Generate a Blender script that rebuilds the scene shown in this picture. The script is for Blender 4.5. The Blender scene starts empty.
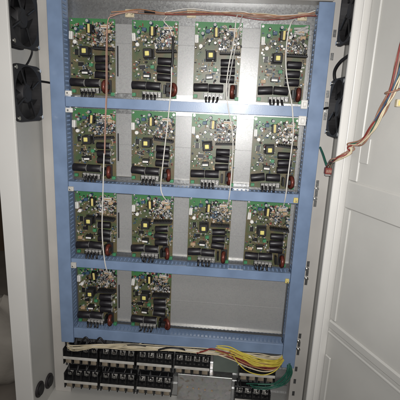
import bpy, math, random
from mathutils import Vector, Matrix

sc = bpy.context.scene
COL = sc.collection

# ------------------------------------------------------------------ camera
cd = bpy.data.cameras.new('camera'); cam = bpy.data.objects.new('camera', cd); COL.objects.link(cam)
CAM = Vector((0.3504, -0.9990, -0.1094))
r_ = Vector((0.99633483, 0.07414269, 0.04265875)); u_ = Vector((-0.05882139, 0.23177777, 0.97098873)); f_ = Vector((-0.06210437, 0.96993913, -0.23528945))
cam.matrix_world = Matrix(((r_.x, u_.x, -f_.x, CAM.x), (r_.y, u_.y, -f_.y, CAM.y), (r_.z, u_.z, -f_.z, CAM.z), (0, 0, 0, 1)))
cd.sensor_width = 36; cd.lens = 395.82 / 400 * 36; cd.clip_start = 0.02; cd.clip_end = 60
sc.camera = cam
# ------------------------------------------------------------------ world: dim room light
w = bpy.data.worlds.new('World'); sc.world = w; w.use_nodes = True
bg = w.node_tree.nodes['Background']; bg.inputs[0].default_value = (1.0, 0.97, 0.94, 1); bg.inputs[1].default_value = 0.08
# ------------------------------------------------------------------ lamps
def area(name, loc, aim, size, watts, col, spread=180):
    l = bpy.data.lights.new(name, 'AREA'); l.shape = 'DISK'; l.size = size; l.energy = watts; l.color = col; l.spread = math.radians(spread)
    o = bpy.data.objects.new(name, l); COL.objects.link(o); o.location = loc
    o.rotation_euler = (Vector(aim) - Vector(loc)).to_track_quat('-Z', 'Y').to_euler(); return o
# the phone's own flash beside its lens, and an added fill lamp above and behind the photographer
area('phone_flash', CAM + u_ * 0.012 - f_ * 0.01, CAM + f_ * .95 + u_ * .12, 0.016, 4.7, (1.0, 0.99, 0.98), 124)
area('added_fill_lamp', (0.75, -1.8, 1.5), (0.2, 0, -0.4), 0.9, 9.0, (1.0, 0.95, 0.89))
sc.view_settings.view_transform = 'Standard'; sc.view_settings.look = 'None'; sc.view_settings.exposure = 0; sc.view_settings.gamma = 1
sc.view_settings.use_curve_mapping = False
sc.render.engine = 'CYCLES'

# ------------------------------------------------------------------ materials
def mat(name, col, rough=.5, metal=0., var=.0, scale=40., bump=0., bscale=200., spec=.5, col2=None, coat=0.):
    m = bpy.data.materials.new(name); m.use_nodes = True; nt = m.node_tree; b = nt.nodes['Principled BSDF']
    b.inputs['Roughness'].default_value = rough; b.inputs['Metallic'].default_value = metal
    b.inputs['Specular IOR Level'].default_value = spec; b.inputs['Coat Weight'].default_value = coat
    b.inputs['Base Color'].default_value = (*col, 1)
    tc = nt.nodes.new('ShaderNodeTexCoord')
    if var or col2:
        n = nt.nodes.new('ShaderNodeTexNoise'); n.inputs['Scale'].default_value = scale; n.inputs['Detail'].default_value = 5
        nt.links.new(tc.outputs['Object'], n.inputs['Vector'])
        cr = nt.nodes.new('ShaderNodeValToRGB'); cr.color_ramp.elements[0].position = .32; cr.color_ramp.elements[1].position = .68
        c2 = col2 or tuple(c * (1 - var) for c in col)
        cr.color_ramp.elements[0].color = (*c2, 1); cr.color_ramp.elements[1].color = (*[min(1, c * (1 + var * .5)) for c in col], 1)
        nt.links.new(n.outputs['Fac'], cr.inputs['Fac']); nt.links.new(cr.outputs['Color'], b.inputs['Base Color'])
        mr = nt.nodes.new('ShaderNodeMapRange'); mr.inputs['To Min'].default_value = max(.05, rough - .1); mr.inputs['To Max'].default_value = min(1, rough + .12)
        nt.links.new(n.outputs['Fac'], mr.inputs['Value']); nt.links.new(mr.outputs['Result'], b.inputs['Roughness'])
    if bump:
        n2 = nt.nodes.new('ShaderNodeTexNoise'); n2.inputs['Scale'].default_value = bscale; n2.inputs['Detail'].default_value = 3
        nt.links.new(tc.outputs['Object'], n2.inputs['Vector'])
        bp = nt.nodes.new('ShaderNodeBump'); bp.inputs['Strength'].default_value = bump; bp.inputs['Distance'].default_value = .002
        nt.links.new(n2.outputs['Fac'], bp.inputs['Height']); nt.links.new(bp.outputs['Normal'], b.inputs['Normal'])
    return m

def galvanised(name, base, rough, scale, metal=.85, stain=None, spang=.3, bump=.22, cloud=.72):
    m = bpy.data.materials.new(name); m.use_nodes = True; nt = m.node_tree; b = nt.nodes['Principled BSDF']
    b.inputs['Metallic'].default_value = metal
    tc = nt.nodes.new('ShaderNodeTexCoord')
    v = nt.nodes.new('ShaderNodeTexVoronoi'); v.inputs['Scale'].default_value = scale; nt.links.new(tc.outputs['Object'], v.inputs['Vector'])
    n = nt.nodes.new('ShaderNodeTexNoise'); n.inputs['Scale'].default_value = 9; n.inputs['Detail'].default_value = 6; nt.links.new(tc.outputs['Object'], n.inputs['Vector'])
    mx = nt.nodes.new('ShaderNodeMix'); mx.data_type = 'RGBA'; mx.blend_type = 'MULTIPLY'; mx.inputs[0].default_value = spang
    nt.links.new(v.outputs['Color'], mx.inputs[7])
    cr = nt.nodes.new('ShaderNodeValToRGB'); cr.color_ramp.elements[0].position = .3; cr.color_ramp.elements[1].position = .7
    cr.color_ramp.elements[0].color = (*[c * cloud for c in base], 1); cr.color_ramp.elements[1].color = (*base, 1)
    nt.links.new(n.outputs['Fac'], cr.inputs['Fac']); nt.links.new(cr.outputs['Color'], mx.inputs[6])
    hs = nt.nodes.new('ShaderNodeHueSaturation'); hs.inputs['Saturation'].default_value = .25; nt.links.new(mx.outputs[2], hs.inputs['Color'])
    out = hs.outputs['Color']
    if stain:
        n3 = nt.nodes.new('ShaderNodeTexNoise'); n3.inputs['Scale'].default_value = 70; n3.inputs['Detail'].default_value = 2; nt.links.new(tc.outputs['Object'], n3.inputs['Vector'])
        c3 = nt.nodes.new('ShaderNodeValToRGB'); c3.color_ramp.elements[0].position = .60; c3.color_ramp.elements[1].position = .68
        nt.links.new(n3.outputs['Fac'], c3.inputs['Fac'])
        m3 = nt.nodes.new('ShaderNodeMix'); m3.data_type = 'RGBA'; nt.links.new(c3.outputs['Color'], m3.inputs[0]); nt.links.new(out, m3.inputs[6]); m3.inputs[7].default_value = (*stain, 1)
        out = m3.outputs[2]
    nt.links.new(out, b.inputs['Base Color'])
    sx = nt.nodes.new('ShaderNodeSeparateColor'); nt.links.new(v.outputs['Color'], sx.inputs[0])
    mr = nt.nodes.new('ShaderNodeMapRange'); mr.inputs['To Min'].default_value = rough - .03; mr.inputs['To Max'].default_value = rough + .05
    nt.links.new(sx.outputs[1], mr.inputs['Value']); nt.links.new(mr.outputs['Result'], b.inputs['Roughness'])
    bp = nt.nodes.new('ShaderNodeBump'); bp.inputs['Strength'].default_value = bump; bp.inputs['Distance'].default_value = .0006
    nt.links.new(sx.outputs[0], bp.inputs['Height']); nt.links.new(bp.outputs['Normal'], b.inputs['Normal'])
    return m

def pcb_mat():
    m = bpy.data.materials.new('pcb'); m.use_nodes = True; nt = m.node_tree; b = nt.nodes['Principled BSDF']
    b.inputs['Roughness'].default_value = .38
    tc = nt.nodes.new('ShaderNodeTexCoord'); sp = nt.nodes.new('ShaderNodeSeparateXYZ'); nt.links.new(tc.outputs['Object'], sp.inputs[0])
    # solder mask over copper pour looks brown, bare laminate strip along the top edge is green
    n = nt.nodes.new('ShaderNodeTexNoise'); n.inputs['Scale'].default_value = 32; n.inputs['Detail'].default_value = 3; nt.links.new(tc.outputs['Object'], n.inputs['Vector'])
    a = nt.nodes.new('ShaderNodeMath'); a.operation = 'MULTIPLY_ADD'; nt.links.new(n.outputs['Fac'], a.inputs[0]); a.inputs[1].default_value = .07
    nt.links.new(sp.outputs['Z'], a.inputs[2])
    mr = nt.nodes.new('ShaderNodeMapRange'); mr.inputs['From Min'].default_value = .070; mr.inputs['From Max'].default_value = .094; nt.links.new(a.outputs[0], mr.inputs['Value'])
    mx = nt.nodes.new('ShaderNodeMix'); mx.data_type = 'RGBA'; nt.links.new(mr.outputs['Result'], mx.inputs[0])
    cr = nt.nodes.new('ShaderNodeValToRGB'); e = cr.color_ramp.elements; e[0].position = .3; e[0].color = (.045, .090, .036, 1); e[1].position = .62; e[1].color = (.120, .088, .044, 1)
    n2 = nt.nodes.new('ShaderNodeTexNoise'); n2.inputs['Scale'].default_value = 45; n2.inputs['Detail'].default_value = 2; nt.links.new(tc.outputs['Object'], n2.inputs['Vector'])
    nt.links.new(n2.outputs['Fac'], cr.inputs['Fac']); nt.links.new(cr.outputs['Color'], mx.inputs[6]); mx.inputs[7].default_value = (.032, .19, .06, 1)
    # copper traces: thin lines of a stretched brick lattice
    br = nt.nodes.new('ShaderNodeTexBrick'); br.inputs['Scale'].default_value = 95; br.inputs['Mortar Size'].default_value = .035; br.offset = .37
    br.inputs['Color1'].default_value = (0, 0, 0, 1); br.inputs['Color2'].default_value = (0, 0, 0, 1); br.inputs['Mortar'].default_value = (1, 1, 1, 1)
    mp = nt.nodes.new('ShaderNodeMapping'); mp.inputs['Rotation'].default_value = (math.pi / 2, 0, 0); nt.links.new(tc.outputs['Object'], mp.inputs['Vector']); nt.links.new(mp.outputs[0], br.inputs['Vector'])
    mz = nt.nodes.new('ShaderNodeMath'); mz.operation = 'MULTIPLY'; nt.links.new(br.outputs['Color'], mz.inputs[0]); mz.inputs[1].default_value = .45
    m2 = nt.nodes.new('ShaderNodeMix'); m2.data_type = 'RGBA'; nt.links.new(mz.outputs[0], m2.inputs[0]); nt.links.new(mx.outputs[2], m2.inputs[6]); m2.inputs[7].default_value = (.15, .145, .085, 1)
    nt.links.new(m2.outputs[2], b.inputs['Base Color'])
    return m

M = dict(
    cream=mat('cream_paint', (.51, .50, .47), .42, var=.08, scale=6, bump=.12, bscale=900),
    white=mat('white_enamel', (.62, .605, .575), .38, var=.05, scale=5, bump=.10, bscale=700),
    gasket=mat('grey_gasket', (.22, .21, .20), .7, var=.2),
    post=mat('post_paint', (.50, .475, .44), .45, var=.10, scale=10, bump=.1, bscale=600),
    blue=mat('blue_duct', (.192, .265, .400), .33, var=.14, scale=22, bump=.03, bscale=400),
    galv=galvanised('galvanised_sheet', (.46, .46, .44), .29, 300, metal=.80, spang=.08, bump=.06, cloud=.82),
    rustgalv=galvanised('stained_galvanised', (.55, .54, .51), .34, 120, stain=(.33, .29, .25)),
    alu=galvanised('plate_sheet', (.37, .36, .33), .36, 420, metal=.20, spang=.12, bump=.05, cloud=.94),
    steel=mat('bright_steel', (.72, .71, .68), .25, 1., var=.1),
    pcb=pcb_mat(),
    black=mat('black_plastic', (.012, .012, .013), .38, var=.3, scale=60),
    blackm=mat('matt_black', (.016, .015, .016), .6, var=.3, scale=60),
    sleeve=mat('black_sleeve', (.014, .012, .015), .42, var=.3, scale=90),
    yellow=mat('yellow_tape', (.72, .64, .20), .45, var=.12, scale=80),
    yellow2=mat('yellow_film', (.66, .55, .20), .45, var=.15, scale=80),
    copper=mat('enamelled_copper', (.15, .036, .024), .36, .3, var=.5, scale=160),
    whitep=mat('white_plastic', (.72, .70, .66), .4, var=.06, scale=60),
    grey=mat('grey_plastic', (.40, .39, .37), .45, var=.15, scale=90),
    bluec=mat('blue_component', (.045, .09, .15), .45, var=.25, scale=90),
    tan=mat('tan_component', (.42, .29, .17), .5, var=.3, scale=90),
    redc=mat('red_component', (.25, .05, .04), .5, var=.3, scale=90),
    greenc=mat('green_component', (.05, .22, .10), .45, var=.3, scale=90),
    solder=mat('solder', (.50, .48, .45), .45, .6, var=.2, scale=200),
    wwhite=mat('white_wire', (.66, .63, .58), .42, var=.1, scale=60),
    wcream=mat('cream_wire', (.60, .52, .36), .45, var=.15, scale=60),
    wbrown=mat('brown_wire', (.28, .15, .10), .42, var=.2, scale=60),
    wpink=mat('salmon_wire', (.42, .25, .19), .42, var=.2, scale=60),
    wyellow=mat('yellow_wire', (.62, .50, .07), .4, var=.15, scale=60),
    wred=mat('maroon_wire', (.22, .03, .025), .4, var=.2, scale=60),
    worange=mat('orange_wire', (.40, .19, .09), .4, var=.2, scale=60),
    wgreen=mat('green_wire', (.022, .11, .075), .4, var=.2, scale=60),
    wblack=mat('black_wire', (.013, .012, .013), .4, var=.2, scale=60),
    padm=mat('brown_pad', (.27, .22, .16), .5, var=.35, scale=50),
    slate=mat('slate_green_plate', (.13, .155, .135), .5, var=.15, scale=30),
    label=mat('marker_strip', (.50, .48, .44), .5, var=.25, scale=40),
    rubber=mat('rubber', (.02, .016, .018), .6, var=.3, scale=60),
    sack=mat('pale_sack', (.33, .30, .26), .85, var=.2, scale=8, bump=.3, bscale=120),
    wall=mat('brown_wall', (.085, .055, .032), .8, var=.35, scale=4),
    floor=mat('floor', (.19, .165, .14), .7, var=.25, scale=5),
)
NAMES = list(M); MI = {k: i for i, k in enumerate(NAMES)}

# ------------------------------------------------------------------ mesh helpers
class MB:
    def __init__(s): s.v = []; s.f = []; s.m = []; s.sm = []
    def add(s, vs, fs, m, smooth=False):
        o = len(s.v); s.v += [tuple(v) for v in vs]
        for f in fs: s.f.append([i + o for i in f]); s.m.append(m); s.sm.append(smooth)
    def box(s, x0, x1, y0, y1, z0, z1, m='black', bev=0., T=None):
        if bev <= 0:
            vs = [(x, y, z) for x in (x0, x1) for y in (y0, y1) for z in (z0, z1)]
            fs = [(0, 1, 3, 2), (4, 6, 7, 5), (0, 4, 5, 1), (2, 3, 7, 6), (0, 2, 6, 4), (1, 5, 7, 3)]
        else:
            b = min(bev, (x1 - x0) * .45, (y1 - y0) * .45, (z1 - z0) * .45); vs = []; idx = {}
            X = (x0, x1); Y = (y0, y1); Z = (z0, z1); sg = (1, -1)
            for i in (0, 1):
                for j in (0, 1):
                    for k in (0, 1):
                        for a in range(3):
                            idx[i, j, k, a] = len(vs)
                            vs.append((X[i] + (0 if a == 0 else sg[i] * b), Y[j] + (0 if a == 1 else sg[j] * b), Z[k] + (0 if a == 2 else sg[k] * b)))
            fs = []
            for i in (0, 1):
                fs.append([idx[i, j, k, 0] for j, k in ((0, 0), (0, 1), (1, 1), (1, 0))][::1 if i == 0 else -1])
                fs.append([idx[j, i, k, 1] for j, k in ((0, 0), (1, 0), (1, 1), (0, 1))][::1 if i == 0 else -1])
                fs.append([idx[j, k, i, 2] for j, k in ((0, 0), (0, 1), (1, 1), (1, 0))][::1 if i == 0 else -1])
            for a in (0, 1):
                for c in (0, 1):
                    f = [idx[a, c, 0, 0], idx[a, c, 1, 0], idx[a, c, 1, 1], idx[a, c, 0, 1]]; fs.append(f)
                    f = [idx[a, 0, c, 0], idx[a, 1, c, 0], idx[a, 1, c, 2], idx[a, 0, c, 2]]; fs.append(f)
                    f = [idx[0, a, c, 1], idx[1, a, c, 1], idx[1, a, c, 2], idx[0, a, c, 2]]; fs.append(f)
                    for k in (0, 1): fs.append([idx[a, c, k, 0], idx[a, c, k, 1], idx[a, c, k, 2]]) if True else None
        if T: vs = [T @ Vector(v) for v in vs]
        s.add(vs, fs, m); return s
    def tube(s, pts, r, m='black', n=8, caps=True, taper=None):
        pts = [Vector(p) for p in pts]; vs = []; fs = []; up = None; N = len(pts)
        for i, p in enumerate(pts):
            t = (pts[min(i + 1, N - 1)] - pts[max(i - 1, 0)]).normalized()
            if up is None:
                up = t.orthogonal().normalized()
            up = (up - t * up.dot(t)).normalized(); sd = t.cross(up)
            rr = r if taper is None else taper[i]
            for k in range(n):
                a = 2 * math.pi * k / n; vs.append(p + (up * math.cos(a) + sd * math.sin(a)) * rr)
        for i in range(N - 1):
            for k in range(n):
                k2 = (k + 1) % n; fs.append((i * n + k, i * n + k2, (i + 1) * n + k2, (i + 1) * n + k))
        s.add(vs, fs, m, True)
        if caps:
            s.add(vs[:n], [tuple(range(n))[::-1]], m); s.add(vs[-n:], [tuple(range(n))], m)
        return s
    def cyl(s, p0, p1, r, m='black', n=14, bev=0.):
        p0 = Vector(p0); p1 = Vector(p1)
        if bev:
            d = (p1 - p0).normalized() * bev
            s.tube([p0, p0 + d * .3, p0 + d, p1 - d, p1 - d * .3, p1], r, m, n, True, [r - bev, r - bev * .3, r, r, r - bev * .3, r - bev])
        else: s.tube([p0, p1], r, m, n)
        return s
    def build(s, name, parent=None, loc=None):
        me = bpy.data.meshes.new(name); me.from_pydata(s.v, [], s.f)
        used = []
        for k in s.m:
            if k not in used: used.append(k)
        for k in used: me.materials.append(M[k])
        ix = {k: i for i, k in enumerate(used)}
        me.polygons.foreach_set('material_index', [ix[k] for k in s.m]); me.polygons.foreach_set('use_smooth', s.sm)
        import bmesh
        b = bmesh.new(); b.from_mesh(me); bmesh.ops.recalc_face_normals(b, faces=b.faces); b.to_mesh(me); b.free(); me.update()
        o = bpy.data.objects.new(name, me); COL.objects.link(o)
        if parent: o.parent = parent
        if loc: o.location = loc
        return o

def tag(o, label, cat, group=None):
    o['label'] = label; o['category'] = cat
    if group: o['group'] = group
    return o
def thing(name, label, cat, loc=(0, 0, 0), group=None):
    o = bpy.data.objects.new(name, None); COL.objects.link(o); o.location = loc; o.empty_display_size = .02
    return tag(o, label, cat, group)
def struct(o): o['kind'] = 'structure'; return o
def put(mesh_obj, name, parent, loc=(0, 0, 0), rot=(0, 0, 0)):
    o = bpy.data.objects.new(name, mesh_obj.data if hasattr(mesh_obj, 'data') else mesh_obj); COL.objects.link(o)
    o.parent = parent; o.location = loc; o.rotation_euler = rot; return o
def smooth(pts, sub=6):
    P = [Vector(p) for p in pts]; out = []
    for i in range(len(P) - 1):
        a = P[max(i - 1, 0)]; b = P[i]; c = P[i + 1]; d = P[min(i + 2, len(P) - 1)]
        for k in range(sub):
            t = k / sub
            out.append(.5 * ((2 * b) + (c - a) * t + (2 * a - 5 * b + 4 * c - d) * t * t + (3 * b - a - 3 * c + d) * t ** 3))
    out.append(P[-1]); return out
def wobble(pts, amp, rnd):
    return [Vector(p) + Vector((rnd.uniform(-amp, amp), rnd.uniform(-amp * .6, amp * .6), rnd.uniform(-amp, amp))) for p in pts]

PR = .2082   # pitch of the rows
PC = .150    # pitch of the columns
ZF = -.962   # cabinet floor
ZT = .34     # cabinet top (above the frame)

# ------------------------------------------------------------------ setting behind the cabinet
f = MB(); f.box(-3.2, 2.6, -2.2, 2.2, -1.12, -1.08, 'floor'); struct(f.build('floor'))
f = MB(); f.box(-3.2, 2.6, 1.30, 1.36, -1.08, 1.3, 'wall'); struct(f.build('wall'))

# ------------------------------------------------------------------ cabinet
WL, WR = -.128, .607
cab = thing('electrical_cabinet', 'cream sheet metal cabinet standing open with its door swung to the right', 'cabinet', (.24, 0, -1.08))
def cpart(mb, name, parent=None):
    o = mb.build(name)
    o.parent = parent or cab
    if parent is None: o.location = -cab.location
    return o
b = MB(); b.box(WL, WR, .012, .014, ZF + .002, ZT, 'galv'); cpart(b, 'back_panel')
for x0, x1 in ((WL - .004, WL), (WR, WR + .004)):
    b = MB(); b.box(x0, x1, -.196, .05, -1.08, ZT, 'cream')
    wl = cpart(b, 'side_wall')
    if x0 < 0: leftwall = wl
b = MB(); b.box(WL, WR, -.196, .012, ZF - .003, ZF, 'cream'); cpart(b, 'floor_panel')
b = MB(); b.box(WL, WR, -.196, .05, ZT + .0005, ZT + .004, 'cream'); cpart(b, 'top_panel')
# front flanges, with a return lip folded back into the cabinet
for x0, x1, lip in ((-.1335, -.0905, -.0905), (.5655, .612, .5655)):
    b = MB(); b.box(x0, x1, -.2, -.1965, -1.078, ZT + .005, 'white', .0012)
    s = -1 if lip < 0 else 1
    xx = sorted((lip, lip + s * .003)); b.box(xx[0], xx[1], -.1963, -.1925, -1.078, ZT, 'white')
    fl = cpart(b, 'front_flange')
b = MB(); b.box(-.0900, .5650, -.2, -.1965, -1.078, ZF - .004, 'white', .0012); cpart(b, 'front_plinth')
# upright posts beside the ducts, punched with real slots
def post(x0, x1, holes, name='post'):
    b = MB(); y0, y1 = -.012, .0115; w = .007; xa = None
    zs = sorted(holes, key=lambda h: h[0]); top = ZT; cur = ZF + .0005
    for zc, hh, xc, hw in zs:
        b.box(x0, x1, y0, y0 + .002, cur, zc - hh, 'post')
        b.box(x0, xc - hw, y0, y0 + .002, zc - hh, zc + hh, 'post'); b.box(xc + hw, x1, y0, y0 + .002, zc - hh, zc + hh, 'post')
        cur = zc + hh
    b.box(x0, x1, y0, y0 + .002, cur, top, 'post')
    b.box(x0, x0 + .002, y0 + .0021, y1, ZF + .0005, top, 'post'); b.box(x1 - .002, x1, y0 + .0021, y1, ZF + .0005, top, 'post')
    return cpart(b, name)
hl = [(z, .0035, -.0795, .003) for z in (.07, -.09, -.29, -.50, -.71)] + [(z, .012, -.083, .0035) for z in (-.80, -.86, -.90)]
pl = post(-.121, -.074, hl)
hr = []
for zc in (-.10, -.315, -.530, -.742):
    for dz in (.026, 0, -.026): hr.append((zc + dz, .008, .578, .0035))
for z in (.01, .06, -.82, -.86, -.90): hr.append((z, .008, .578, .0035))
pr = post(.566, .604, hr)
rb = MB(); rb.cyl((0, 0, 0), (0, -.004, 0), .0055, 'steel', 6); rb.cyl((0, -.004, 0), (0, -.007, 0), .003, 'steel', 10)
bolt = rb.build('bolt'); bolt.parent = pr; bolt.location = (.578, -.012, -.113)
for z in (-.302, -.328, -.544, -.517, -.755, -.73): put(bolt, 'bolt', pr, (.578 + random.Random(z).uniform(-.003, .004), -.012, z))
b = MB(); b.box(-.0735, .5655, -.03, .0115, .124, .165, 'post', .002); cpart(b, 'top_beam')
# cable glands through the left wall
g = MB()
for k in range(20):
    pass
g.cyl((0, 0, 0), (.006, 0, 0), .0215, 'rubber', 22, .002); g.cyl((.006, 0, 0), (.010, 0, 0), .015, 'blackm', 20)
gl = g.build('cable_gland'); gl.parent = leftwall; gl.location = (WL, -.098, -.888)
for y, z in ((-.042, -.905), (-.152, -.905)): put(gl, 'cable_gland', leftwall, (WL, y, z))
# long mounting plates, one per row, behind the boards
for k in range(4):
    b = MB(); z0, z1 = -.0925 - k * PR, .068 - k * PR
    b.box(-.046, .5295, -.002, 0, z0, z1, 'alu', .0007); b.box(-.046, .5295, -.009, -.0021, z0, z0 + .0016, 'steel')
    zs = (.024, -.010, -.026, -.018)[k] - k * PR; b.box(-.046, .5295, -.0029, -.0021, zs, zs + .0014, 'alu', .0003)
    mp = cpart(b, 'mounting_plate')
    s = MB()
    for c in range(4 if k < 3 else 2):
        pass
    for c in range(3 if k < 3 else 1):
        if c == 0 and k < 4:
            sl = MB(); sl.box(.0705, .0735, -.006, -.0021, -.052 - k * PR, .018 - k * PR, 'blackm'); o = sl.build('slot_gasket'); o.parent = mp
b = MB(); b.box(.345, .415, -.016, -.013, -.847, -.775, 'slate', .001); cpart(b, 'blank_plate')
b = MB(); b.box(.246, .402, -.020, -.0175, -.945, -.862, 'rustgalv', .001); b.box(.246, .402, -.0173, .011, -.864, -.862, 'rustgalv'); cpart(b, 'stained_bracket')['label'] = 'galvanised bracket with rusty spots'
sc_ = MB(); sc_.cyl((0, 0, 0), (0, -.0015, 0), .0024, 'tan', 8)
brk = [o for o in COL.objects if o.name.startswith('stained_bracket')][0]
s0 = sc_.build('screw'); s0.parent = brk; s0.location = (.275, -.020, -.902)
for x, z in ((.292, -.905), (.308, -.905), (.326, -.907), (.346, -.908)): put(s0, 'screw', brk, (x, -.020, z))

# door, hinged at the right front edge and swung open past a right angle
DA = math.radians(24)
door = bpy.data.objects.new('door', None); COL.objects.link(door); door.parent = cab
door.location = Vector((.592, -.203, 0)) - cab.location; door.rotation_euler = (0, 0, -(math.pi / 2 - DA))
# local door axes: +x runs along the door away from the hinge, -y... side facing the cabinet interior
def dpart(mb, name, par=None): return mb.build(name, par or door)
SGN = -1   # interior face lies towards local -y
b = MB(); b.box(0, .70, .0, .003, -1.06, ZT, 'cream'); dpart(b, 'door_sheet')
b = MB(); b.box(-.0005, .003, -.017, -.0003, -1.06, ZT, 'white', .001); dpart(b, 'door_edge')
def rib(x0, x1, z0, z1, d, name, m='cream', bev=.004):
    b = MB(); b.box(x0, x1, -d, -.0002, z0, z1, m, bev); return dpart(b, name)
rib(.0065, .030, -.2425, ZT - .02, .0045, 'stiffener', bev=.002); rib(.0065, .024, -.545, -.2995, .0045, 'stiffener', bev=.002); rib(.0065, .024, -1.04, -.632, .0045, 'stiffener', bev=.002)
rib(.0065, .690, -.2985, -.2435, .006, 'cross_rail'); rib(.0065, .690, -.566, -.5465, .007, 'cross_rail'); rib(.0065, .690, -.580, -.5735, .006, 'cross_rail', bev=.002)
b = MB(); b.box(.0325, .0355, -.004, -.0002, -1.04, ZT - .02, 'gasket', .001)
tp = rib(.028, .050, -.205, -.158, .0035, 'tape_patch', 'cream', .001)

# ------------------------------------------------------------------ wiring ducts
def duct(name, label, axis, a0, a1, c0, c1, depth, group, cover_gap=0.):
    """axis 'z' upright or 'x' lying; a0..a1 along it, c0..c1 across it."""
    root = thing(name, label, 'wiring duct', ((c0 + c1) / 2, 0, a0) if axis == 'z' else (a0, 0, (c0 + c1) / 2), group)
    L = a1 - a0; h = (c1 - c0) / 2; W = .0012
    def bx(mb, s0, s1, t0, t1, y0, y1, m='blue', bev=0):
        if axis == 'z': mb.box(t0, t1, y0, y1, s0, s1, m, bev)
        else: mb.box(s0, s1, y0, y1, t0, t1, m, bev)
    b = MB(); bx(b, 0, L, -h + .0016, h - .0016, -.0035, -.002); b.build('base', root)
    for sg in (-1, 1):
        b = MB(); t0, t1 = sorted((sg * (h - .0015), sg * (h - .0015 - W)))
        bx(b, 0, L, t0, t1, -.012, -.0036)
        bx(b, 0, L, t0, t1, -depth + .002, -depth + .009)
        n = int(L / .0105); p = L / n
        for k in range(n):
            bx(b, k * p + .0022, (k + 1) * p - .0022, t0, t1, -depth + .0091, -.0121)
        b.build('side_wall', root)
    b = MB(); bx(b, 0, L, -h, h, -depth, -depth + .0016, 'blue', .0012)
    for sg in (-1, 1):
        t0, t1 = sorted((sg * h, sg * (h - .0013))); bx(b, .0002, L - .0002, t0, t1, -depth + .0017, -depth + .008)
    b.build('cover', root); return root
GV = 'blue wiring ducts framing the boards'
duct('wiring_duct', 'upright blue slotted wiring duct at the left edge of the boards', 'z', -.772, .30, -.0815, -.0470, .045, GV)
duct('wiring_duct', 'upright blue slotted wiring duct at the right edge, next to the open door', 'z', -.795, .118, .5310, .5650, .045, GV)
hz = ['below the top row of boards', 'below the second row of boards', 'below the third row of boards', 'lowest of all, above the terminal blocks']
for k in range(4):
    z1 = -.105 - k * PR; hh = .0235 if k < 3 else .030
    if k == 3: z1 = -.727
    duct('wiring_duct', 'level blue slotted wiring duct ' + hz[k], 'x', -.0462, .5302, z1 - hh, z1, .043, GV)

# small clips where the ducts meet; white on the topmost duct's paints flash glare
def clip(name, label, mats, loc, w, h, group):
    b = MB(); b.box(-w, w, -.006, 0, -h, h, mats, .0012); b.box(-w * .45, w * .45, -.010, -.0061, -h * .55, h * .55, mats, .001)
    b.cyl((0, -.0101, 0), (0, -.012, 0), w * .25, 'steel', 10)
    o = b.build(name, None, loc); tag(o, label, 'clip', group)
GC = 'clips at the duct joints'
clip('duct_clip', 'glare-white clip above the left end of the topmost level duct', 'whitep', (-.036, -.043, -.097), .008, .0055, GC)
clip('duct_clip', 'glare-white clip below the left end of the topmost level duct', 'whitep', (-.036, -.043, -.137), .009, .0055, GC)
clip('duct_clip', 'glare-white clip above the right end of the topmost level duct', 'whitep', (.520, -.043, -.100), .0075, .010, GC)
clip('duct_clip', 'glare-white clip below the right end of the topmost level duct', 'whitep', (.519, -.043, -.137), .009, .011, GC)
clip('duct_clip', 'yellow clip at the right end of the second level duct', 'yellow2', (.523, -.0435, -.327), .0055, .0065, GC)
clip('duct_clip', 'yellow clip at the right end of the third level duct', 'yellow2', (.522, -.0435, -.540), .005, .006, GC)
clip('duct_clip', 'pale clip at the left end of the second level duct', 'label', (-.038, -.0435, -.331), .007, .006, GC)
clip('duct_clip', 'pale clip at the left end of the third level duct', 'label', (-.038, -.0435, -.538), .007, .008, GC)

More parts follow.
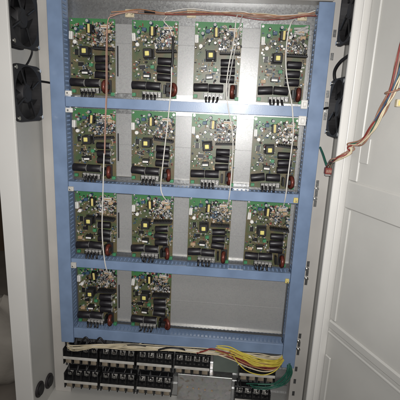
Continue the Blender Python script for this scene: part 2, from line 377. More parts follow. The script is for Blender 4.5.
# ------------------------------------------------------------------ circuit boards
YP = -.012
def meshes():
    D = {}
    def keep(name, mb): o = mb.build(name); D[name] = o.data; bpy.data.objects.remove(o)
    b = MB(); b.box(-.041, .069, YP, YP + .0016, -.099, .076, 'pcb'); keep('laminate', b)
    b = MB(); b.box(-.010, .010, -.014, 0, -.0095, .0095, 'black', .001); b.box(-.0125, .0125, -.003, -.0, -.012, .012, 'blackm', .001); b.box(-.0105, .0105, -.026, -.0141, -.0105, .0105, 'blackm', .0015); keep('transformer', b)
    b = MB(); b.box(-.0050, .0050, -.0285, -.0262, -.0052, .0052, 'yellow', .0015); keep('yellow_top', b)
    for nm, L, r in (('long_capacitor', .0345, .0098), ('short_capacitor', .0335, .0084)):
        b = MB(); b.cyl((-L / 2, -r, 0), (L / 2, -r, 0), r, 'sleeve', 20, .0015)
        b.cyl((L / 2 + .0001, -r, 0), (L / 2 + .0008, -r, 0), r * .8, 'grey', 16)
        keep(nm, b)
    b = MB(); b.cyl((0, 0, 0), (0, -.014, 0), .0042, 'bluec', 14, .0006); b.cyl((0, -.0141, 0), (0, -.0145, 0), .0034, 'grey', 12); keep('round_capacitor', b)
    b = MB(); b.cyl((0, 0, 0), (0, -.011, 0), .0046, 'whitep', 16, .0008); keep('white_capacitor', b)
    b = MB(); b.cyl((0, 0, 0), (0, -.010, 0), .0036, 'black', 14, .0006); b.cyl((0, -.0101, 0), (0, -.0104, 0), .003, 'solder', 12); keep('black_capacitor', b)
    b = MB(); b.box(-.0042, .0042, -.012, 0, -.0090, .0090, 'whitep', .001)
    for k in range(5): b.box(-.0015, .0015, -.0126, -.0121, -.007 + k * .0033, -.0055 + k * .0033, 'grey')
    keep('white_connector', b)
    b = MB(); b.box(-.0072, .0072, -.016, 0, -.0098, .0098, 'black', .001); keep('film_capacitor', b)
    b = MB(); b.box(-.0028, .0028, -.0185, -.0161, -.0098, .0098, 'yellow2', .0008); keep('yellow_band', b)
    b = MB(); b.box(-.0085, .0085, -.014, 0, -.0055, .0055, 'black', .0008); keep('relay', b)
    b = MB(); b.box(-.0070, .0070, -.0149, -.0141, -.0040, .0005, 'whitep', .0003); keep('relay_label', b)
    b = MB(); b.box(-.024, .024, -.022, 0, -.0018, .0018, 'blackm', .0004)
    for k in range(12): b.box(-.023 + k * .004, -.0215 + k * .004, -.022, 0, .0019, .0052, 'blackm')
    keep('heatsink', b)
    # barrier terminal, five ways
    b = MB(); b.box(-.0235, .0235, -.010, 0, -.0062, .0062, 'grey', .0006)
    for k in range(6): b.box(-.0237 + k * .0092, -.0222 + k * .0092, -.0155, -.0101, -.0062, .0062, 'black')
    b.box(-.0235, .0235, -.0155, -.0101, .0036, .0061, 'grey'); keep('terminal_block', b)
    b = MB(); b.cyl((0, 0, 0), (0, -.0022, 0), .0034, 'solder', 12, .0004); b.box(-.003, .003, -.0025, -.0023, -.0005, .0005, 'blackm'); keep('screw', b)
    # wound toroid standing on edge
    b = MB(); R_, rr = .0118, .0048; vs = []; fs = []; nu, nv = 56, 10
    for i in range(nu):
        A = 2 * math.pi * i / nu; q = rr * (1.0 if i % 2 else .78)
        for j in range(nv):
            B_ = 2 * math.pi * j / nv; rad = R_ + q * math.cos(B_)
            vs.append((q * 1.15 * math.sin(B_), -.0165 + rad * math.cos(A), rad * math.sin(A)))
    for i in range(nu):
        for j in range(nv):
            fs.append((i * nv + j, i * nv + (j + 1) % nv, ((i + 1) % nu) * nv + (j + 1) % nv, ((i + 1) % nu) * nv + j))
    b.add(vs, fs, 'copper', True); keep('toroid_winding', b)
    b = MB(); b.box(-.0085, .0085, -.003, 0, -.0165, .0165, 'blackm', .0008); b.box(-.0055, .0055, -.024, -.0031, -.006, .006, 'blackm', .001); keep('toroid_base', b)
    b = MB(); b.box(-.0028, .0028, -.020, 0, -.0105, .0105, 'black', .0008); keep('power_transistor', b)
    b = MB(); b.box(-.0045, .0045, -.003, 0, -.0065, .0065, 'black', .0004)
    for k in range(5):
        for sg in (-1, 1): x = sorted((sg * .0046, sg * .0062)); b.box(x[0], x[1], -.0012, -.0002, -.0056 + k * .0026, -.0046 + k * .0026, 'solder')
    keep('chip', b)
    b = MB(); b.box(-.010, .010, -.011, 0, -.0035, .0035, 'whitep', .0006); b.box(-.009, .009, -.0116, -.0111, -.002, .002, 'tan'); keep('plug', b)
    b = MB(); b.box(-.006, .006, -.009, 0, -.004, .004, 'tan', .0006); keep('tan_inductor', b)
    b = MB(); b.cyl((0, 0, 0), (0, -.0018, 0), .0034, 'steel', 6); b.cyl((0, -.0018, 0), (0, -.003, 0), .002, 'steel', 8); keep('fixing_screw', b)
    b = MB(); b.box(-.0045, .0045, -.008, 0, -.004, .004, 'greenc', .0005); keep('green_terminal', b)
    b = MB(); b.box(-.005, .005, -.010, 0, -.004, .004, 'bluec', .0008); keep('blue_capacitor', b)
    return D
D = meshes()

def small_mesh(seed):
    rd = random.Random(seed); b = MB()
    def one(x, z, big=1.):
        t = rd.random(); m = rd.choice(['black', 'black', 'blackm', 'tan', 'grey', 'grey', 'whitep', 'redc', 'blackm', 'bluec', 'tan', 'solder', 'solder', 'label', 'grey'])
        if t < .45:
            w = rd.uniform(.0010, .0026) * big; h = rd.uniform(.0008, .0022) * big; d = rd.uniform(.001, .005) * big
            T = Matrix.Translation((x, YP, z)) @ Matrix.Rotation(rd.choice([0, 0, math.pi / 2, .3]), 4, 'Y')
            b.box(-w, w, -d, -.0001, -h, h, m, 0, T)
        elif t < .72:
            r = rd.uniform(.0014, .0031) * big; d = rd.uniform(.003, .010)
            b.cyl((x, YP - .0001, z), (x + rd.uniform(-.001, .001), YP - d, z + rd.uniform(-.001, .001)), r, rd.choice(['black', 'bluec', 'sleeve', 'black', 'tan']), 9)
            b.cyl((x, YP - d - .0012, z), (x, YP - d - .0014, z), r * .6, rd.choice(['grey', 'blackm', 'solder']), 8)
        else:
            a = rd.choice([0, math.pi / 2, rd.uniform(0, 3)]); L = rd.uniform(.003, .0065)
            dx, dz = math.cos(a) * L, math.sin(a) * L; y = YP - .0022
            b.tube([(x - dx, YP, z - dz), (x - dx * .9, y, z - dz * .9), (x + dx * .9, y, z + dz * .9), (x + dx, YP, z + dz)], .00045, 'solder', 5)
            b.cyl((x - dx * .55, y, z - dz * .55), (x + dx * .55, y, z + dz * .55), .0013, rd.choice(['tan', 'redc', 'bluec', 'tan', 'grey']), 7)
    for k in range(140): one(rd.uniform(.016, .067), rd.uniform(.014, .066), 1.3)
    for k in range(46): one(rd.uniform(-.038, .016), rd.uniform(.016, .066))
    for k in range(44): one(rd.uniform(-.038, .020), rd.uniform(-.060, -.014))
    for k in range(16): one(rd.uniform(.058, .067), rd.uniform(-.060, .004))
    for k in range(12): one(rd.uniform(-.036, .018), rd.uniform(-.012, .014))
    # leads of loose jumper wires over the crowded corner
    for k in range(16):
        x, z = rd.uniform(.020, .060), rd.uniform(.024, .060); x2, z2 = x + rd.uniform(-.014, .014), z + rd.uniform(-.012, .012)
        b.tube(smooth([(x, YP, z), (x, YP - .010, z + .002), ((x + x2) / 2, YP - .016, (z + z2) / 2), (x2, YP - .009, z2), (x2, YP, z2)], 4), .0006, rd.choice(['wwhite', 'grey', 'solder']), 5)
    o = b.build('small_components'); me = o.data; bpy.data.objects.remove(o); return me
SMALL = [small_mesh(s) for s in range(3, 17)]

rowname = ['top', 'second', 'third', 'bottom']
def lab(r, c):
    if r == 3: return ['circuit board at the left of the bottom row, above the terminal blocks', 'circuit board at the right of the two in the bottom row, beside the bare plate'][c]
    pos = ['leftmost circuit board', 'second circuit board', 'third circuit board', 'rightmost circuit board'][c]
    ex = {(0, 0): ', with an orange cable running down it', (0, 1): ', under a white cable', (0, 2): ', under two pale cables', (0, 3): ', against the right duct',
          (1, 0): ', crossed by the orange cable turning white', (1, 1): ', crossed by a slanting white cable', (1, 2): ', below the bright glare', (1, 3): ', against the right duct',
          (2, 0): ', crossed by the left white cable', (2, 1): ', where a white cable ends', (2, 2): ', above the bare plate', (2, 3): ', against the right duct'}[(r, c)]
    return '%s in the %s row%s' % (pos, rowname[r], ex)

def board(r, c):
    rd = random.Random(100 + r * 7 + c)
    dx = {(0, 3): .001, (1, 3): .000}.get((r, c), 0)
    root = thing('circuit_board', lab(r, c), 'circuit board', (c * PC + dx + rd.uniform(-.0008, .0008), 0, -r * PR + rd.uniform(-.001, .001)), 'control boards in rows')
    j = lambda a=.0012: rd.uniform(-a, a)
    def P(n, name, x, z, y=YP, ry=0., par=None):
        o = put(D[n], name, par or root, (x + j(), y - .0001, z + j()), (0, ry + rd.gauss(0, .045), 0)); return o
    put(D['laminate'], 'laminate', root)
    sm = put(SMALL[r * 4 + c], 'small_components', root); sm['kind'] = 'stuff'
    t = P('transformer', 'transformer', 0, 0); put(D['yellow_top'], 'yellow_top', t, (j(), 0, j()))
    for z in (-.0135, -.0322, -.0509): P('short_capacitor', 'capacitor', .0395, z, YP - .0002, math.pi if rd.random() < .3 else 0)
    for x in (-.0215, .0145): P('long_capacitor', 'capacitor', x, -.0710)
    P('heatsink', 'heatsink', .043, .006)
    P('white_connector', 'connector', -.0345, .0375); P('white_capacitor', 'capacitor', -.026, .0215)
    fc = P('film_capacitor', 'film_capacitor', .0105, .0505); put(D['yellow_band'], 'band', fc, (j(), 0, 0))
    P('blue_capacitor', 'capacitor', -.0095, .0545); P('round_capacitor', 'capacitor', -.022, .049)
    P('black_capacitor', 'capacitor', -.006, .0325); P('black_capacitor', 'capacitor', .008, .0285); (rd.random() < .7) and P('black_capacitor', 'capacitor', .019, .0155); P('round_capacitor', 'capacitor', .005, .070 - .002)
    rl = P('relay', 'relay', -.003, -.0465); put(D['relay_label'], 'relay_label', rl, (0, 0, 0))
    P('green_terminal', 'blue_trimmer', .010, -.029); (rd.random() < .6) and P('tan_inductor', 'inductor', -.027, -.052); (rd.random() < .8) and P('chip', 'chip', -.025, -.0005); P('chip', 'chip', .030, .036, ry=math.pi / 2)
    P('chip', 'chip', -.016, -.028, ry=math.pi / 2)
    P('plug', 'plug', .047, .058); P('tan_inductor', 'inductor', .055, .047); P('black_capacitor', 'capacitor', .036, .050); P('black_capacitor', 'capacitor', .062, .030)
    P('power_transistor', 'power_transistor', .0415, -.078)
    tb = P('terminal_block', 'terminal_block', .010, -.0905)
    for k in range(5): put(D['screw'], 'screw', tb, (-.0184 + k * .0092, -.0101, -.0012), (0, rd.uniform(0, 3), 0))
    tz = rd.uniform(-.10, .10) + (.22 if c == 1 else 0)
    to = put(D['toroid_base'], 'choke', root, (.0565 - (.005 if c < 2 else 0), YP - .0001, -.0785), (0, 0, 0)); put(D['toroid_winding'], 'winding', to, (0, 0, 0), (0, 0, tz * 2.2))
    P('green_terminal', 'corner_pad', -.034, -.092); P('green_terminal', 'corner_pad', .0645, -.0945)
    for x, z in ((-.036, .071), (.064, .071)): P('fixing_screw', 'fixing_screw', x, z)
    # black leads from the terminals down into the duct
    bot = -.112 if r < 3 else -.112
    for k, x in enumerate((-.0084, .0008, .0100, .0192)):
        x += j(.0006); e = rd.gauss(0, .0022); q = rd.uniform(-.003, .006)
        b = MB(); b.tube(smooth([(x, YP - .012, -.0925), (x, YP - .017 - q * .5, -.0985), (x + e * .5, YP - .0185 - q, -.104), (x + e, YP - .015 - q, -.1085), (x + e * 1.4, YP - .008, -.1150)], 4), .0028, 'wblack', 7)
        b.build('lead', root)
    return root
for r in range(4):
    for c in range(4 if r < 3 else 2): board(r, c)

# ------------------------------------------------------------------ cooling fans
def fan_parts():
    S, R_, T = .0595, .0565, .038
    n = 48; b = MB(); vs = []; fs = []
    def sq(a):
        cx, sx = math.cos(a), math.sin(a); k = S / max(abs(cx), abs(sx)); x, y = cx * k, sx * k
        cut = .108
        if abs(x) + abs(y) > cut: q = cut / (abs(x) + abs(y)); x *= q; y *= q
        return x, y
    for i in range(n):
        a = 2 * math.pi * (i + .5) / n; x, y = sq(a); c, s_ = math.cos(a) * R_, math.sin(a) * R_
        if math.hypot(x, y) < R_ + .001: k = (R_ + .001) / math.hypot(x, y); x *= k; y *= k
        vs += [(x, y, T), (c, s_, T), (c * .985, s_ * .985, 0), (x, y, 0), (x, y, T - .005), (x * .95, y * .95, T - .005), (x * .95, y * .95, .005), (x, y, .005)]
    for i in range(n):
        a = i * 8; d = ((i + 1) % n) * 8
        for p, q in ((0, 1), (1, 2), (2, 3), (4, 0), (5, 4), (6, 5), (7, 6), (3, 7)): fs.append((a + p, a + q, d + q, d + p))
    b.add(vs, fs, 'blackm'); D['fan_frame'] = b
    b = MB(); b.cyl((0, 0, .004), (0, 0, .034), .021, 'blackm', 24, .002); b.cyl((0, 0, .0341), (0, 0, .0345), .012, 'blackm', 20); D['fan_hub'] = b
    b = MB()
    for sgn in (0,):
        vs = []; fs = []; m = 6
        for q in range(m):
            t = q / (m - 1); rr = .0205 + t * .0335
            for s_ in range(5):
                a = (s_ / 4 - .5) * .80 + t * .25; z = .008 + s_ / 4 * .022
                vs.append((rr * math.cos(a), rr * math.sin(a), z))
        for q in range(m - 1):
            for s_ in range(4): fs.append((q * 5 + s_, q * 5 + s_ + 1, (q + 1) * 5 + s_ + 1, (q + 1) * 5 + s_))
        o = len(vs); vs += [(x, y, z - .0015) for x, y, z in vs]; fs += [tuple(i + o for i in f[::-1]) for f in fs]
        b.add(vs, fs, 'black', True)
    D['fan_blade'] = b
    b = MB(); b.cyl((0, 0, .0005), (0, 0, .003), .0555, 'blackm', 40); o = b.build('dark_backing'); D['fan_backing'] = o.data; bpy.data.objects.remove(o)  # black disc added behind the blades to keep the fan opening dark
    b = MB(); b.cyl((0, 0, 0), (0, 0, .003), .0042, 'steel', 10); D['fan_screw'] = b
    for k in ('fan_frame', 'fan_hub', 'fan_blade', 'fan_screw'):
        o = D[k].build(k); D[k] = o.data; bpy.data.objects.remove(o)
    b = MB(); b.tube([(.020, 0, .0355), (.0570, 0, .0355)], .0022, 'black', 6)
    o = b.build('strut'); D['fan_strut'] = o.data; bpy.data.objects.remove(o)
fan_parts()
def fan(label, x, y, z, side, spin):
    root = thing('cooling_fan', label, 'fan', (x, y, z), 'cooling fans on the side walls')
    root.rotation_euler = (0, side * math.pi / 2, 0)
    put(D['fan_frame'], 'frame', root); put(D['fan_backing'], 'dark_backing', root); h = put(D['fan_hub'], 'hub', root); 
    for a in (.5, 2.07, 3.64, 5.21): put(D['fan_strut'], 'strut', root, (0, 0, 0), (0, 0, a))
    for k in range(7): put(D['fan_blade'], 'blade', root, (0, 0, 0), (0, 0, spin + k * 2 * math.pi / 7))
    for sx in (-1, 1):
        for sy in (-1, 1): put(D['fan_screw'], 'screw', root, (sx * .0515, sy * .0515, .038))
fan('upper black fan on the left wall, cut off by the top edge', WL + .0005, -.133, .050, 1, .2)
fan('lower black fan on the left wall with silver corner screws', WL + .0005, -.132, -.103, 1, .7)
fan('upper black fan on the right wall, half hidden by the flange', WR - .0005, -.140, .080, -1, .1)
fan('lower black fan on the right wall with a bent black cable', WR - .0005, -.135, -.105, -1, .5)

def wire(name, label, pts, r, m, cat='cable', sub=6, n=8, group=None):
    b = MB(); b.tube(smooth(pts, sub), r, m, n); o = b.build(name); return tag(o, label, cat, group)
wire('fan_cable', 'short black cable from the upper left fan down the wall', [(-.107, -.085, .01), (-.104, -.080, -.01), (-.108, -.088, -.030), (-.112, -.100, -.045)], .0022, 'wblack')
wire('fan_cable', 'short black lead from the lower left fan to the cream post', [(-.100, -.076, -.072), (-.100, -.055, -.073), (-.094, -.03, -.074), (-.086, -.012, -.076)], .0026, 'wblack')
wire('fan_cable', 'curved black cable joining the two fans on the right wall', [(.590, -.175, .020), (.580, -.165, .000), (.570, -.130, -.012), (.566, -.105, -.028), (.570, -.098, -.046), (.578, -.1, -.055)], .0034, 'wblack')
wire('fan_cable', 'short black lead from the lower right fan to the post', [(.590, -.075, -.098), (.582, -.05, -.104), (.574, -.03, -.106), (.572, -.010, -.108)], .0026, 'wblack')

# ------------------------------------------------------------------ cables over the boards
Yc = -.055
A = [(.126, -.03, .088), (.103, -.035, .087), (.074, -.045, .077), (.062, -.05, .064), (.059, -.053, .002), (.058, -.054, -.087), (.054, -.055, -.156), (.051, -.055, -.24)]
loomA = thing('cable_loom', 'orange brown cable bending down over the leftmost boards of the upper two rows', 'cable', (.126, -.03, .088))
for k, (m, off) in enumerate((('wpink', (0, 0)), ('wbrown', (.0018, .0008)))):
    b = MB(); b.tube(smooth(wobble([Vector(p) + Vector((off[0], off[1], off[0] * .8)) - Vector((.126, -.03, .088)) for p in A], .0009, random.Random(k))), .0011, m, 7); b.build('wire', loomA)
wire('cable', 'white cable hanging over the left boards from second row to bottom row', [(.051, -.055, -.236), (.047, -.055, -.327), (.043, -.055, -.432), (.046, -.053, -.50), (.050, -.045, -.545), (.052, -.024, -.566)], .0016, 'wwhite')
wire('cable', 'white cable slanting down over the second column of boards', [(.194, -.03, .082), (.190, -.045, .069), (.204, -.055, .053), (.213, -.055, .028), (.212, -.055, -.025), (.211, -.055, -.081), (.206, -.055, -.149), (.198, -.055, -.232), (.192, -.055, -.306), (.197, -.052, -.333), (.207, -.035, -.352), (.210, -.024, -.360)], .0014, 'wwhite')
wire('cable', 'dark sleeve on the white cable over the second board of the top row', [(.2135, -.0552, .036), (.2135, -.0553, .0), (.2122, -.0552, -.030)], .0030, 'wblack', 'sleeve')
wire('cable', 'pale cable over the third column of boards', [(.355, -.03, .090), (.352, -.048, .074), (.349, -.055, .022), (.342, -.055, -.021), (.339, -.055, -.075), (.346, -.056, -.115), (.358, -.056, -.165), (.363, -.056, -.212), (.363, -.055, -.284), (.361, -.052, -.325), (.359, -.030, -.350), (.355, -.024, -.357)], .0014, 'wwhite')
wire('cable', 'pale cable over the rightmost column of boards', [(.482, -.03, .084), (.472, -.05, .069), (.467, -.055, .036), (.468, -.055, -.006), (.475, -.055, -.048), (.488, -.055, -.091), (.495, -.055, -.125), (.500, -.055, -.17), (.498, -.055, -.252), (.497, -.052, -.315), (.497, -.033, -.345), (.496, -.024, -.356)], .0016, 'wwhite')
wire('cable', 'second pale cable beside the one over the third column of boards', [(.366, -.03, .090), (.362, -.045, .070), (.356, -.054, .025), (.350, -.056, -.010), (.345, -.055, -.05), (.340, -.05, -.075), (.338, -.043, -.096)], .0014, 'grey')
# horizontal loom along the top
T0 = [(.060, -.018, .086), (.094, -.016, .092), (.130, -.018, .092), (.188, -.017, .090), (.246, -.016, .095), (.303, -.018, .094), (.360, -.018, .092), (.406, -.019, .089), (.462, -.018, .090), (.506, -.017, .096), (.530, -.018, .098)]
lt = thing('cable_loom', 'brown and orange wire loom running along the top edge above the boards', 'cable', (.060, -.018, .086))
for k, m in enumerate(('wbrown', 'wpink', 'worange', 'wcream', 'wred', 'wbrown', 'wpink', 'wwhite')):
    rd = random.Random(50 + k); st = 0 if k < 3 else rd.choice([3, 4, 5])
    o_ = Vector((0, -.002 * (k % 3), .0028 * (k % 4) - .004))
    b = MB(); b.tube(smooth(wobble([Vector(p) + o_ - lt.location for p in T0[st:]], .0030, rd)), .0011, m, 6); b.build('wire', lt)
b = MB(); b.tube([Vector((.140, -.020, .0935)) - lt.location, Vector((.165, -.020, .0925)) - lt.location], .0036, 'wblack', 8); b.build('sleeve', lt)
def mount(label, x, z, m):
    b = MB(); b.box(-.011, .011, -.005, 0, -.009, .009, m, .001); b.box(-.009, -.004, -.0125, -.0051, -.004, .004, m, .001); b.box(.004, .009, -.0125, -.0051, -.004, .004, m, .001)
    o = b.build('tie_mount', None, (x, .012, z)); tag(o, label, 'tie mount', 'adhesive tie mounts')
mount('tan tie mount under the loom above the first gap between boards', .098, .094, 'wcream')
mount('tan tie mount under the loom above the second gap between boards', .246, .097, 'wcream')
mount('tan tie mount at the right end of the loom', .505, .098, 'wcream')
# pale paper scraps of silicone on the top right board corner
for k, (x, z, c) in enumerate(((.500, .062, 3),)):
    b = MB()
    rd = random.Random(9)
    for q in range(5): b.tube(smooth([(rd.uniform(-.02, .02), -.004 - rd.uniform(0, .004), rd.uniform(-.01, .01)) for _ in range(3)], 4), .003, 'grey', 7)
    o = b.build('silicone_bead', None, (x, YP - .004, z)); tag(o, 'grey smear of sealant on the upper corner of the top right board', 'sealant')

# ------------------------------------------------------------------ terminal blocks
def term_meshes():
    b = MB(); L = .0995
    b.box(0, L, -.022, 0, -.0245, .026, 'black', .001)
    for k in range(5):
        x = k * (L - .003) / 4; b.box(x, x + .003, -.0415, -.0221, -.0235, .025, 'black', .0006)
    b.box(.0031, L - .0031, -.036, -.0221, -.0065, .0045, 'black'); D['tb_body'] = b
    b = MB(); b.box(.001, L - .001, -.0455, -.0420, -.0050, .0026, 'label', .0008); D['tb_strip'] = b
    b = MB(); b.box(-.0085, .0085, -.0245, -.0222, -.007, .007, 'solder', .0005); b.cyl((0, -.0246, 0), (0, -.030, 0), .0052, 'steel', 10, .0008); b.box(-.0045, .0045, -.0303, -.0301, -.0006, .0006, 'blackm'); D['tb_screw'] = b
    b = MB(); b.box(-.0080, .0080, -.038, -.0222, -.0070, .0065, 'padm', .001); D['tb_pad'] = b
    for k in ('tb_body', 'tb_strip', 'tb_screw', 'tb_pad'):
        o = D[k].build(k); D[k] = o.data; bpy.data.objects.remove(o)
term_meshes()
def term(x, z, label, seed, up):
    rd = random.Random(seed)
    root = thing('terminal_block', label, 'terminal block', (x, -.006, z), 'black four way terminal blocks')
    put(D['tb_body'], 'body', root); put(D['tb_strip'], 'marker_strip', root)
    for k in range(4):
        xc = .0015 + .0965 / 8 + k * .0965 / 4
        put(D['tb_screw'], 'screw', root, (xc, 0, .0150), (0, rd.uniform(-1, 1) * .0, 0))
        put(D['tb_pad'], 'pad', root, (xc, 0, -.0155))
        for q in range(2 if rd.random() < .7 else 1):
            xx = xc + (-.004 + .008 * q if q else rd.uniform(-.003, .003)); e = rd.uniform(-.006, .008); h = rd.uniform(.8, 1.15) * up
            b = MB(); b.tube(smooth([(xx, -.026, .018), (xx, -.036, .027), (xx + e * .4, -.038, .027 + h * .35), (xx + e, -.030, .027 + h * .75), (xx + e * 1.2, -.018, .027 + h)], 4), .0021, 'wblack', 6); b.build('lead', root)
            b = MB(); b.cyl((xx, -.0345, .0245), (xx, -.0375, .030), .0031, 'grey', 8)
nm = ['leftmost', 'second from left', 'third from left', 'fourth from left']
for k in range(4): term(-.078 + k * .1052, -.817, 'black screw terminal block in the upper strip, %s' % nm[k], 300 + k, .032)
for k in range(3): term(-.078 + k * .1052, -.895, 'black screw terminal block in the lower strip, %s' % nm[k], 320 + k, .022)
term(.417, -.822, 'black screw terminal block under the yellow wires, upper strip', 340, .02)
term(.410, -.905, 'black screw terminal block beside the green wires, lower strip', 341, .02)
def rail(z, label):
    b = MB(); x0, x1 = -.115, .560
    b.box(x0, x1, -.0015, .0, -.0135, .0135, 'galv'); b.box(x0, x1, -.0055, -.0016, .012, .0135, 'galv'); b.box(x0, x1, -.0055, -.0016, -.0135, -.012, 'galv')
    o = b.build('din_rail', None, (0, -.0002, z)); tag(o, label, 'rail', 'rails behind the terminal blocks')
rail(-.817, 'galvanised rail behind the upper terminal blocks'); rail(-.895, 'galvanised rail behind the lower terminal blocks')

# ------------------------------------------------------------------ loose wires at the bottom
Cw = [(-.064, -.024, -.760), (-.069, -.036, -.781), (-.050, -.053, -.785), (-.009, -.058, -.773), (.034, -.058, -.766), (.117, -.056, -.762), (.227, -.055, -.761), (.335, -.055, -.760), (.415, -.054, -.760), (.470, -.05, -.766), (.520, -.040, -.770), (.545, -.024, -.764)]
lc = thing('cable_loom', 'cream wires bundled along the bottom above the upper terminal strip', 'cable', Cw[0])
for k in range(11):
    rd = random.Random(70 + k); n_ = rd.choice([12, 12, 12, 8, 6, 7]); C_ = list(Cw[:n_]);
    if n_ < 12: C_.append((C_[-1][0] + .030, -.030, -.757)); C_.append((C_[-1][0] + .008, -.022, -.748))
    off = Vector((0, -.003 * (k % 3) + .004, .0029 * (k // 3) - .004))
    b = MB(); b.tube(smooth(wobble([Vector(p) + off - Vector(Cw[0]) for p in C_], .0040, rd)), .0013, rd.choice(['wcream', 'wcream', 'wcream', 'wwhite']), 6); b.build('wire', lc)
Bl = [(-.030, -.046, -.775), (-.021, -.050, -.761), (-.009, -.052, -.747), (.002, -.052, -.759), (.010, -.048, -.770)]
wire('cable', 'black wire loop over the lower left duct edge, nearer the post', Bl, .0026, 'wblack')
wire('cable', 'black wire loop over the lower left duct edge, farther from the post', [Vector(p) + Vector((.040, 0, .002)) for p in Bl], .0026, 'wblack')
wire('cable', 'black wire arching over the cream bundle below the right bottom board', [(.185, -.050, -.775), (.198, -.058, -.762), (.225, -.060, -.752), (.253, -.060, -.752), (.272, -.052, -.762)], .0026, 'wblack')
wire('cable', 'flat black wire arching over the cream bundle below the left bottom board', [(.085, -.050, -.768), (.110, -.058, -.756), (.140, -.060, -.752), (.160, -.056, -.757)], .0018, 'wblack')
wire('cable', 'dark brown wire slanting above the slate plate into the yellow wires', [(.300, -.055, -.765), (.320, -.062, -.752), (.340, -.064, -.742), (.365, -.064, -.748), (.395, -.062, -.757), (.43, -.06, -.775)], .0022, 'wred')
Ye = [(.352, -.058, -.742), (.388, -.060, -.744), (.425, -.062, -.758), (.460, -.064, -.768), (.496, -.064, -.772), (.522, -.052, -.772), (.538, -.030, -.768), (.550, -.022, -.760)]
ly = thing('cable_loom', 'yellow wires sagging in a thick bundle into the right duct', 'cable', Ye[0])
for k in range(20):
    rd = random.Random(170 + k); st = rd.choice([0, 1, 2, 2, 1]); off = Vector((0, -.0028 * (k % 3), .0034 * (k % 5) - .004 - .002 * (k // 5)))
    b = MB(); b.tube(smooth(wobble([Vector(p) + off - Vector(Ye[0]) for p in Ye[st:]], .0034, rd)), .0014, 'wyellow' if k < 18 else 'worange', 6); b.build('wire', ly)
lr = thing('cable_loom', 'maroon and red wires hanging under the yellow bundle', 'cable', (.36, -.056, -.752))
for k in range(5):
    rd = random.Random(270 + k); off = Vector((0, .002 * (k % 2), -.0028 * k))
    Rp = [(.36, -.056, -.752), (.400, -.058, -.764), (.440, -.060, -.780), (.480, -.060, -.788), (.512, -.054, -.786), (.535, -.034, -.780), (.550, -.024, -.770)]
    b = MB(); b.tube(smooth(wobble([Vector(p) + off - Vector(Rp[0]) for p in Rp], .002, rd)), .0016, ('wred', 'wred', 'worange', 'wred', 'wcream')[k], 6); b.build('wire', lr)
wire('cable', 'single yellow wire drooping lowest in front of the right terminal block', [(.392, -.058, -.752), (.412, -.062, -.780), (.440, -.064, -.802), (.480, -.064, -.809), (.512, -.056, -.800), (.534, -.036, -.785), (.548, -.024, -.772)], .0015, 'wyellow')
lg = thing('cable_loom', 'dark green wires curling below the right duct', 'cable', (.556, -.04, -.790))
G0 = [(.556, -.04, -.785), (.556, -.046, -.806), (.545, -.050, -.832), (.520, -.050, -.852), (.485, -.048, -.860), (.455, -.038, -.868)]
for k in range(9):
    rd = random.Random(370 + k); off = Vector((-.0036 * (k % 4), -.003 * (k % 3), .003 * (k % 4)))
    n_ = rd.choice([6, 5, 5, 4]); b = MB(); b.tube(smooth(wobble([Vector(p) + off - lg.location for p in G0[:n_]], .0035, rd)), .0017, 'wgreen', 6); b.build('wire', lg)

# ------------------------------------------------------------------ loom on the door
dv = Vector((math.sin(DA), -math.cos(DA), 0)); nv = Vector((-math.cos(DA), -math.sin(DA), 0)); H0 = Vector((.592, -.203, 0))
def onDoor(s, z, out): return H0 + dv * s + nv * out + Vector((0, 0, z))
W0 = [onDoor(.125, .06, .012), onDoor(.112, .02, .014), onDoor(.105, -.03, .016), onDoor(.101, -.075, .020), onDoor(.088, -.105, .022), onDoor(.068, -.138, .022), onDoor(.045, -.165, .020), onDoor(.022, -.174, .024), Vector((.584, -.226, -.184)), Vector((.571, -.221, -.195)), Vector((.561, -.200, -.206)), Vector((.566, -.15, -.219)), Vector((.573, -.112, -.232))]
ld = thing('cable_loom', 'multicoloured wire loom hanging from the door to a plug on the post', 'cable', W0[0])
for k, m in enumerate(('wbrown', 'wpink', 'wcream', 'wgreen', 'wred', 'wcream', 'wpink', 'bluec', 'wpink', 'wbrown')):
    rd = random.Random(470 + k); a = k * 2.4; off = Vector((.0032 * math.cos(a), .0032 * math.sin(a), .003 * math.sin(a * 1.3)))
    n_ = 13 if k < 6 else 10
    if m == 'bluec': n_ = 6
    b = MB(); b.tube(smooth(wobble([p + off * (2.2 if i < 3 else 1.) - W0[0] for i, p in enumerate(W0[:n_])], .0034, rd)), .0014, m, 6); b.build('wire', ld)
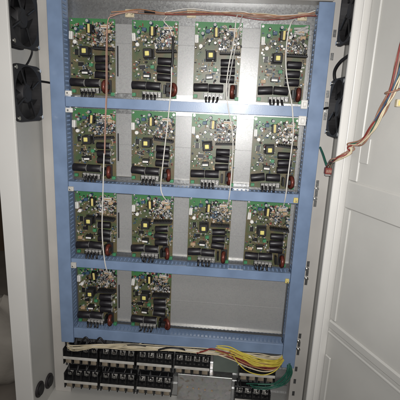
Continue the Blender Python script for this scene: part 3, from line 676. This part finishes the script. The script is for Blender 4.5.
b = MB(); b.tube(smooth([p - W0[0] for p in (Vector((.573, -.108, -.232)), Vector((.570, -.10, -.223)), Vector((.568, -.075, -.208)), Vector((.566, -.05, -.196)))]), .0026, 'wgreen', 7); b.build('wire', ld)
for i in (3,):
    b = MB(); ring = [W0[i] + Vector((math.cos(t) * .011, math.sin(t) * .011, .004 * math.cos(t))) - W0[0] for t in [q * 2 * math.pi / 14 for q in range(15)]]
    b.tube(ring, .0015, 'wbrown', 6); b.build('tie', ld)
b = MB(); b.box(-.007, .007, -.010, .005, -.008, .006, 'redc', .001)
for x in (-.004, 0, .004): b.box(x - .0014, x + .0014, -.0125, -.0101, -.004, .002, 'wpink')
b.box(-.006, .006, -.008, .003, -.012, -.0081, 'grey', .001)
o = b.build('plug', None, (.575, -.108, -.240)); tag(o, 'small red plug on the end of the door loom beside the post', 'plug')
b = MB(); b.box(-.004, .006, -.006, .004, -.008, .004, 'wcream', .001); b.box(-.002, .004, -.0075, -.0061, -.006, .002, 'yellow2', .0005)
o = b.build('plug', None, onDoor(.112, -.092, .016)); tag(o, 'yellow plug hanging on the door loom at the right picture edge', 'plug')

# ------------------------------------------------------------------ pale sack left of the cabinet
def sack():
    rd = random.Random(5); vs = []; fs = []; nu, nv_ = 36, 22
    for j in range(nv_):
        t = j / (nv_ - 1)
        for i in range(nu):
            a = 2 * math.pi * i / nu
            q = (1 - (2 * abs(t - .45)) ** 3.2 * .45) * (1 - max(0, t - .72) * 1.6)
            k = 1 + .06 * math.sin(3 * a + 5 * t) + .05 * math.sin(7 * a - 9 * t) + .03 * math.sin(13 * a + 17 * t)
            vs.append((math.cos(a) * .21 * q * k, math.sin(a) * .17 * q * k, t * .27 + .015 * math.sin(4 * a) * t))
    for j in range(nv_ - 1):
        for i in range(nu): fs.append((j * nu + i, j * nu + (i + 1) % nu, (j + 1) * nu + (i + 1) % nu, (j + 1) * nu + i))
    b = MB(); b.add(vs, fs, 'sack', True); b.add(vs[-nu:], [tuple(range(nu))], 'sack'); b.add(vs[:nu], [tuple(range(nu))[::-1]], 'sack')
    o = b.build('sack', None, (-.452, .22, -1.0798)); tag(o, 'pale crumpled sack on the floor left of the cabinet', 'sack')
sack()
